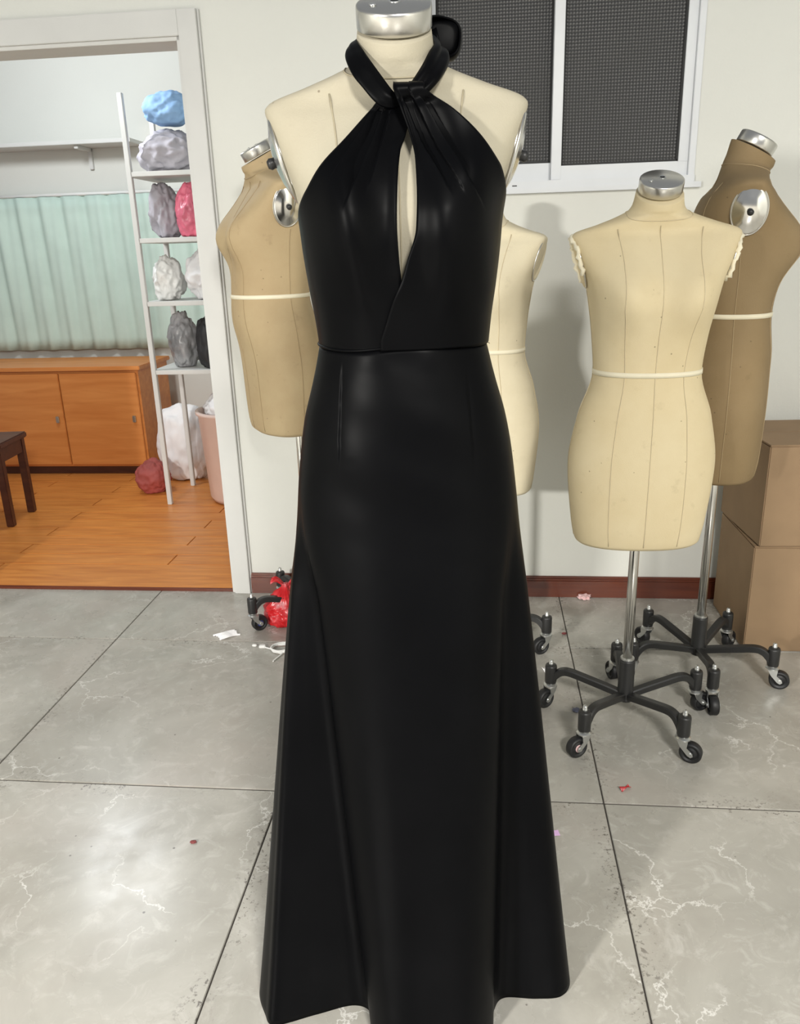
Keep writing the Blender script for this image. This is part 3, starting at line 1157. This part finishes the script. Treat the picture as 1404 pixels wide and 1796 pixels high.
# bow tied behind the neck
def bow_loop(cx, cz, w, h, y, lean):
    pts = []
    rows = []
    n = 40
    for i in range(n):
        t = 2 * PI * i / n
        c, s = math.cos(t), math.sin(t)
        r = 1 / ((abs(c) ** 3 + abs(s) ** 3) ** (1 / 3))
        px, pz = w / 2 * r * c, h / 2 * r * s
        yy = y + .006 * math.sin(t * 2)
        row = []
        for k in range(9):
            u = k / 8 - .5
            e = 1 - .12 * (2 * u) ** 2
            x, z = px * e, pz * e
            xr = x * math.cos(lean) - z * math.sin(lean)
            zr = x * math.sin(lean) + z * math.cos(lean)
            row.append((cx + xr - MX, yy + u * .034, cz + zr))
        rows.append(row)
    me = grid_mesh('bow_loop', rows, close_v=True)
    o = link('bow_loop', me, M['satin'], dress, True)
    md = o.modifiers.new('thick', 'SOLIDIFY')
    md.thickness = .0025
    # fill: soft inside of the folded loop
    return o


bc = at(774, 70, .095)
bow_loop(bc.x, bc.z, .060, .058, .095, -.12)
inner = []
for j, (sc_, yy) in enumerate(((.55, -.012), (.85, -.010), (.94, 0), (.85, .010), (.55, .012))):
    row = []
    for i in range(32):
        t = 2 * PI * i / 32
        c, s = math.cos(t), math.sin(t)
        r = 1 / ((abs(c) ** 3 + abs(s) ** 3) ** (1 / 3))
        x, z = .030 * r * c * sc_, .029 * r * s * sc_
        row.append((bc.x - MX + x * math.cos(-.12) - z * math.sin(-.12), .095 + yy, bc.z + x * math.sin(-.12) + z * math.cos(-.12)))
    inner.append(row)
link('bow_fold', grid_mesh('bow_fold', inner, close_u=True, cap0=True, cap1=True), M['satin'], dress, True)
bow_loop(-.010, 1.540, .05, .05, .100, .2)
link('bow_knot', tube_mesh('bow_knot', [(.028 - MX, .083, 1.575), (.026 - MX, .096, 1.56), (.024 - MX, .098, 1.54), (.022 - MX, .086, 1.522)], [.009, .014, .014, .009], 14), M['satin'], dress, True)
link('bow_neck', tube_mesh('bow_neck', catmull([(.026 - MX, .090, 1.550), (.044 - MX, .093, 1.556), (bc.x - MX - .022, .095, bc.z - .004), (bc.x - MX - .004, .095, bc.z)], 5), [.010 + .009 * (k_ / 15) for k_ in range(16)], 12), M['satin'], dress, True)
for sx_, ln in ((-.01, .30), (.04, .34)):
    rows = []
    for j in range(24):
        t = j / 23
        z = 1.535 - ln * t
        y = .095 + .012 * math.sin(t * 4) + .018 * sm(0, .4, t)
        rows.append([(.022 - MX + sx_ * t * 1.4 + (u - .5) * (.02 + .03 * t), y + .004 * math.sin(u * 6), z) for u in np.linspace(0, 1, 8)])
    o = link('bow_tail', grid_mesh('bow_tail', rows), M['satin'], dress, True)
    md = o.modifiers.new('thick', 'SOLIDIFY')
    md.thickness = .002


# ------------------------------------------------------------------ small things on the floor
def blob_mesh(name, radii, seed, amp=.18, fs=2.2, sub=4, flat=True, crump=0.0):
    bm = bmesh.new()
    bmesh.ops.create_icosphere(bm, subdivisions=sub, radius=1.0)
    off = Vector((seed * 7.3, seed * 3.1, seed * 1.7))
    for v in bm.verts:
        n = v.co.normalized()
        d = noise.noise(n * fs + off) * amp + noise.noise(n * fs * 2.7 + off) * amp * .5
        if crump:
            d += -abs(noise.noise(n * fs * 2.1 - off)) * crump + -abs(noise.noise(n * fs * 4.5 - off)) * crump * .5
        p = n * (1 + d)
        v.co = Vector((p.x * radii[0], p.y * radii[1], p.z * radii[2]))
    if flat:
        zmin = -radii[2] * .8
        for v in bm.verts:
            if v.co.z < zmin:
                v.co.z = zmin + (v.co.z - zmin) * .05
        mn = min(v.co.z for v in bm.verts)
        for v in bm.verts:
            v.co.z -= mn
    me = bpy.data.meshes.new(name)
    bm.to_mesh(me)
    bm.free()
    return me


def bag(name, loc, radii, seed, mt, label, cat, amp=.16, fs=1.1, crump=.22, knot=True, group=None, smooth=True, sub=5):
    root = empty(name, loc)
    tag(root, label, cat, group)
    link('bag_body', blob_mesh('bag_body', radii, seed, amp, fs, sub, True, crump), M[mt], root, smooth)
    if knot:
        h = radii[2] * 1.7
        for s in (-1, 1):
            rows = []
            for j in range(10):
                t = j / 9
                z = h * .86 + radii[2] * .25 * math.sin(PI * t * .8)
                x = s * radii[0] * (.03 + .28 * t)
                rows.append([(x, (u - .5) * radii[1] * .35 * (1 - .4 * t), z + .01 * math.sin(u * 9 + seed)) for u in np.linspace(0, 1, 6)])
            o = link('handle', grid_mesh('handle', rows), M[mt], root, smooth)
            md = o.modifiers.new('thick', 'SOLIDIFY')
            md.thickness = .002
    return root


def red_film_bag(loc):
    root = empty('plastic_bag', loc)
    tag(root, 'crumpled red plastic bag on the floor by the baseboard', 'plastic bag')
    rows = []
    NZ_, NA = 34, 120
    for j in range(NZ_):
        t = j / (NZ_ - 1)
        prof = pchip([0, .06, .3, .55, .75, .88, 1.0], [.70, .92, 1.0, .86, .60, .30, .16], t)
        z = .150 * t
        row = []
        for i in range(NA):
            a = 2 * PI * i / NA
            d = Vector((math.cos(a), math.sin(a), 0))
            wob = noise.noise(Vector((d.x * 1.3, d.y * 1.3, t * 2.2 + 4))) * 1.6
            ridge = 1 - abs(((a * 7 / (2 * PI) + wob + t * .6) % 1) * 2 - 1)
            ridge2 = 1 - abs(((a * 15 / (2 * PI) - wob * 1.7 - t * 1.4) % 1) * 2 - 1)
            rr = prof * (1 - .26 * ridge * (.35 + .65 * t) - .10 * ridge2) + .10 * noise.noise(Vector((d.x * 1.1 + 3, d.y * 1.1, t * 1.5)))
            zz = z + .010 * noise.noise(Vector((d.x * 2, d.y * 2, t * 3))) * (t > .05)
            row.append((.092 * rr * d.x, .078 * rr * d.y, zz))
        rows.append(row)
    link('bag_body', grid_mesh('bag_body', rows, close_u=True, cap0=True, cap1=True), M['red_bag'], root, True)
    for s_, ln in ((-1, .05), (1, .045)):
        rr_ = []
        for j in range(12):
            t = j / 11
            rr_.append([(s_ * (.006 + .045 * t), (u - .5) * (.018 + .03 * t), .142 + ln * math.sin(t * 2.2) * .55 + .006 * math.sin(u * 14 + t * 5)) for u in np.linspace(0, 1, 12)])
        o = link('handle', grid_mesh('handle', rr_), M['red_bag'], root, True)
        md = o.modifiers.new('thick', 'SOLIDIFY')
        md.thickness = .0012
    return root


red_film_bag((-.420, 1.455, 0))


def tubes_thing(name, paths, r, mt, label, cat, loc):
    root = empty(name, loc)
    tag(root, label, cat)
    for nm, p in paths:
        link(nm, tube_mesh(nm, catmull(p, 6), r, 7), M[mt], root, True)
    return root


rnd = random.Random(5)
coil = []
for i in range(60):
    t = i / 59 * 2 * PI * 3.2
    coil.append((.034 * math.cos(t) + rnd.uniform(-.002, .002), .03 * math.sin(t) + rnd.uniform(-.002, .002), .004 + .0035 * (i // 19) + rnd.uniform(0, .001)))
cable = empty('charging_cable', (-.418, 1.235, 0))
tag(cable, 'coiled white cable lying on the floor below the red bag', 'cable')
link('coil', tube_mesh('coil', catmull(coil, 3), .0027, 7), M['white_plastic'], cable, True)
link('cord', tube_mesh('cord', catmull([(-.034, 0, .004), (-.05, .012, .003), (-.066, .022, .003)], 6), .0027, 7), M['white_plastic'], cable, True)
link('plug', box_mesh('plug', [(-.078, -.056, .014, .028, .0, .009)], .002), M['white_plastic'], cable)
link('plug', box_mesh('plug', [(-.104, -.088, .028, .037, .0, .007)], .002), M['white_plastic'], cable)
link('cord_end', tube_mesh('cord_end', catmull([(.01, -.03, .004), (.0, -.05, .003), (-.012, -.075, .003), (-.015, -.085, .003)], 5), .0024, 7), M['white_plastic'], cable, True)

# crumpled white paper strips
pth = []
for k in range(5):
    y0 = -.022 + k * .011
    pth.append(('strip', [(-.035 + rnd.uniform(-.006, .004), y0 + .01, .003), (-.012, y0 + rnd.uniform(-.004, .004), .007), (.014, y0 + rnd.uniform(-.004, .004), .004), (.036 + rnd.uniform(-.01, .006), y0 - .006, .003)]))
ps = tubes_thing('paper_scrap', pth, .0036, 'white_cloth', 'small crumpled white paper strip on the floor left of the caster', 'paper scrap', (-.622, 1.354, 0))
ps.rotation_euler = (0, 0, .7)


def chip(name, loc, w, h, mt, label, cat, rz=0, curl=.004):
    rows = []
    for j in range(6):
        v = j / 5 - .5
        rows.append([((i / 7 - .5) * w, v * h, .0012 + curl * (1 + math.sin((i / 7) * 5 + v * 3)) * .5) for i in range(8)])
    me = grid_mesh(name, rows)
    o = link(name, me, M[mt])
    o.location = loc
    o.rotation_euler = (0, 0, rz)
    md = o.modifiers.new('thick', 'SOLIDIFY')
    md.thickness = .0007
    tag(o, label, cat)
    return o


def at0(x, y):
    d = ray(x, y)
    return CAM + d * (-CAM.z / d.z)


def fl(x, y):
    p = at0(x, y)
    return (p.x, p.y, 0)


chip('paper_square', fl(973, 1462), .022, .018, 'pink_paper', 'tiny pink paper square beside the dress hem', 'paper scrap', .1, .001)
chip('ribbon_scrap', fl(1097, 1384), .030, .011, 'red_ribbon', 'scrap of dark red ribbon on the floor tile', 'ribbon', .5, .008)
chip('plastic_scrap', fl(957, 1178), .012, .03, 'white_cloth', 'small white plastic scrap beside the wheeled base', 'scrap', .3, .008)


def lint(name, loc, r, seed, mt, label):
    o = link(name, blob_mesh(name, (r, r * .8, r * .35), seed, .5, 2.5, 3, True, .5), M[mt])
    o.location = loc
    tag(o, label, 'lint')
    return o


lint('lint_tuft', fl(1025, 1050), .028, 2, 'pink_lint', 'pale pink tuft of lint against the baseboard')
lint('lint_tuft', fl(990, 1112), .009, 3, 'maroon', 'tiny maroon lint speck near the wall')
lint('lint_tuft', fl(1012, 1247), .014, 6, 'blue_lint', 'small grey blue lint tuft between the two casters')
lint('lint_tuft', fl(340, 1478), .008, 7, 'maroon', 'tiny reddish lint speck left of the dress')

# ------------------------------------------------------------------ next room through the doorway
fl2 = room_obj('floor_next_room', box_mesh('floor_next_room', [(-3.2, -0.45, 0.12, 2.3, -0.08, 0.000)]), M['base_wood'])
struct(fl2, 'orange wooden floor of the room beyond the doorway', 'floor')
pk = 0
plank_me = box_mesh('plank', [(-.598, .598, -.059, .059, -.012, .010)], .0015)
plank_me.materials.append(M['floor_wood'])
for r_ in range(18):
    for c_ in range(3):
        o = link('plank', plank_me, None, fl2)
        o.location = (-2.75 + c_ * 1.2 - (r_ % 2) * .45 + .35, .19 + r_ * .12, 0)
struct(room_obj('wall_next_room_back', box_mesh('wall_nb', [(-3.4, -0.4, 2.3, 2.4, 0, 2.7)]), M['wall']), 'white wall of the room beyond the doorway', 'wall')
struct(room_obj('wall_next_room_right', box_mesh('wall_nr', [(-0.45, -0.35, 0.12, 2.3, 0, 2.7)]), M['wall']), 'side wall of the room beyond the doorway', 'wall')


def room_pt(u, v, z=0.0):
    return RM @ Vector((u, v, z))


# orange cabinet
cab = empty('wooden_cabinet')
cab.matrix_world = RM @ Matrix.Translation((-2.45, 1.95, .01))
tag(cab, 'low orange wooden cabinet against the far wall beyond the doorway', 'cabinet')
link('body', box_mesh('body', [(-.75, .72, -.22, .24, .05, .64)], .004), M['orange_front'], cab)
link('top', box_mesh('top', [(-.77, .74, -.24, .25, .64, .665)], .004), M['orange_front'], cab)
link('plinth', box_mesh('plinth', [(-.73, .70, -.20, .22, .0, .05)], .002), M['dark_brown'], cab)
for k in range(3):
    d_ = link('door', box_mesh('door', [(-.74 + k * .486, -.74 + k * .486 + .478, -.238, -.222, .065, .625)], .003), M['orange_front'], cab)
    link('knob', box_mesh('knob', [(-.74 + k * .486 + .43, -.74 + k * .486 + .45, -.252, -.238, .33, .37)], .003), M['brushed'], d_)
# mint curtain
rows = []
for j in range(14):
    z = .72 + (1.66 - .72) * j / 13
    rows.append([(u, .012 * math.sin(u * 38 + .2 * j) + .006 * math.sin(u * 83), z) for u in np.linspace(-3.1, -1.42, 140)])
cur = link('curtain', grid_mesh('curtain', rows), M['mint'], None, True)
cur.matrix_world = RM @ Matrix.Translation((0, 2.255, 0))
tag(cur, 'pale mint green cloth hanging above the orange cabinet', 'curtain')
md = cur.modifiers.new('thick', 'SOLIDIFY')
md.thickness = .003
rod = link('curtain_rod', tube_mesh('curtain_rod', [(-3.12, 0, 0), (-1.40, 0, 0)], .010, 12), M['white_plastic'], None, True)
rod.matrix_world = RM @ Matrix.Translation((0, 2.262, 1.67))
tag(rod, 'white curtain rod holding the mint green cloth', 'curtain rod')
ws = empty('wall_shelf')
ws.matrix_world = RM @ Matrix.Translation((-2.5, 2.18, 1.93))
tag(ws, 'white wall shelf above the mint green cloth', 'shelf')
link('board', box_mesh('board', [(-.8, .75, -.10, .12, 0, .022)], .002), M['casing'], ws)
for k in (-.5, .4):
    link('bracket', box_mesh('bracket', [(k - .012, k + .012, -.07, .12, -.02, 0), (k - .012, k + .012, .10, .12, -.12, 0)], .002), M['casing'], ws)
# shelf rack of bags on the right of the next room
rk = empty('storage_rack')
rk.matrix_world = RM @ Matrix.Translation((-1.03, 1.28, .01))
tag(rk, 'white storage rack filled with bags beyond the doorway', 'rack')
for x in (-.34, .36):
    for y in (-.16, .20):
        link('post', box_mesh('post', [(x - .012, x + .012, y - .012, y + .012, 0, 2.0)], .002), M['casing'], rk)
SHZ = [.72, 1.06, 1.36, 1.66]
for z in SHZ:
    link('shelf_board', box_mesh('shelf_board', [(-.35, .37, -.17, .21, z - .022, z)], .002), M['casing'], rk)


def rackpt(x, y, z):
    v = RM @ Vector((-1.03 + x, 1.28 + y, .012 + z))
    return (v.x, v.y, v.z)


# tub on the floor under the rack
tub = empty('laundry_tub', rackpt(.04, -.04, 0))
tag(tub, 'pale pink plastic tub standing on the orange wooden floor', 'tub')
link('tub_body', lathe_mesh('tub_body', [(.10, 0), (.165, .004), (.182, .03), (.205, .47), (.218, .48), (.218, .495), (.20, .495), (.19, .44), (.172, .05), (.05, .03)], 48), M['pink_tub'], tub, True)
tc_ = bag('cloth_bundle', rackpt(.04, -.04, .40), (.18, .18, .12), 8, 'white_cloth', 'white cloth bundle heaped in the pink tub', 'cloth', .12, 2, .1, False)
G = 'bags on the storage rack'
bag('plastic_bag', rackpt(-.215, -.02, .72), (.085, .10, .16), 11, 'grey_bag', 'grey shiny plastic bag on the lowest shelf of the rack', 'bag', group=G)
bag('cloth_bundle', rackpt(-.055, -.10, .72), (.065, .06, .15), 12, 'black_cloth', 'black cloth bundle beside the door casing on the lowest shelf', 'cloth', knot=False, crump=.12)
bag('plastic_bag', rackpt(-.05, -.04, 1.06), (.11, .12, .14), 14, 'white_cloth', 'round white bag on the second shelf of the rack', 'bag', group=G, knot=False)
bag('plastic_bag', rackpt(-.26, -.02, 1.06), (.085, .12, .12), 15, 'white_plastic', 'flat white sack left of the round white bag', 'bag', group=G, knot=False)
bag('plastic_bag', rackpt(-.085, -.08, 1.36), (.085, .08, .14), 16, 'pink_bag', 'pink plastic bag on the third shelf of the rack', 'bag', group=G)
bag('plastic_bag', rackpt(-.255, .02, 1.36), (.085, .11, .15), 17, 'lilac_cloth', 'grey lilac sack left of the pink bag', 'bag', group=G, knot=False)
bag('plastic_bag', rackpt(-.17, -.03, 1.66), (.16, .13, .11), 18, 'lilac_cloth', 'grey lilac sack on the top shelf under the blue one', 'bag', group=G, knot=False)
bag('cloth_bundle', rackpt(-.15, -.03, 1.87), (.13, .11, .085), 19, 'blue_cloth', 'light blue cloth bundle on top of the storage rack', 'cloth', knot=False, crump=.12)
bag('cloth_bundle', tuple(room_pt(-1.55, 1.35, .011)), (.10, .09, .11), 21, 'dark_red', 'dark red cloth bundle on the wooden floor', 'cloth', knot=False, crump=.15)
bag('cloth_bundle', tuple(room_pt(-1.45, 1.62, .011)), (.16, .12, .26), 22, 'white_cloth', 'tall white sack standing between cabinet and rack', 'sack', knot=False, crump=.12)
# dark stool at the left
st = empty('wooden_stool', tuple(room_pt(-2.19, .85, .011)))
tag(st, 'dark brown wooden stool at the left edge of the doorway', 'stool')
link('seat', box_mesh('seat', [(-.15, .15, -.15, .15, .40, .43)], .006), M['dark_brown'], st)
for x in (-.12, .12):
    for y in (-.12, .12):
        link('leg', box_mesh('leg', [(x - .018, x + .018, y - .018, y + .018, 0, .40)], .003), M['dark_brown'], st)
link('apron', box_mesh('apron', [(-.12, .12, -.135, -.115, .33, .40), (-.12, .12, .115, .135, .33, .40), (-.135, -.115, -.12, .12, .33, .40), (.115, .135, -.12, .12, .33, .40)], .002), M['dark_brown'], st)

# cardboard boxes behind the tan form at the right
for k, (z0, sz, lab) in enumerate(((0, .36, 'lower brown cardboard box behind the brown dress form'), (.366, .32, 'upper brown cardboard box behind the brown dress form'))):
    bx = empty('cardboard_box', tuple(room_pt(1.36, -.24, z0)), -A + .05 * k)
    tag(bx, lab, 'box', 'cardboard boxes by the wall')
    link('carton', box_mesh('carton', [(-.2, .26, -.18, .18, 0, sz)], .003), M['card'], bx)
    link('flap', box_mesh('flap', [(-.2, .26, -.18, -.002, sz, sz + .004)], .001), M['card'], bx)
    link('flap', box_mesh('flap', [(-.2, .26, .002, .18, sz, sz + .004)], .001), M['card'], bx)
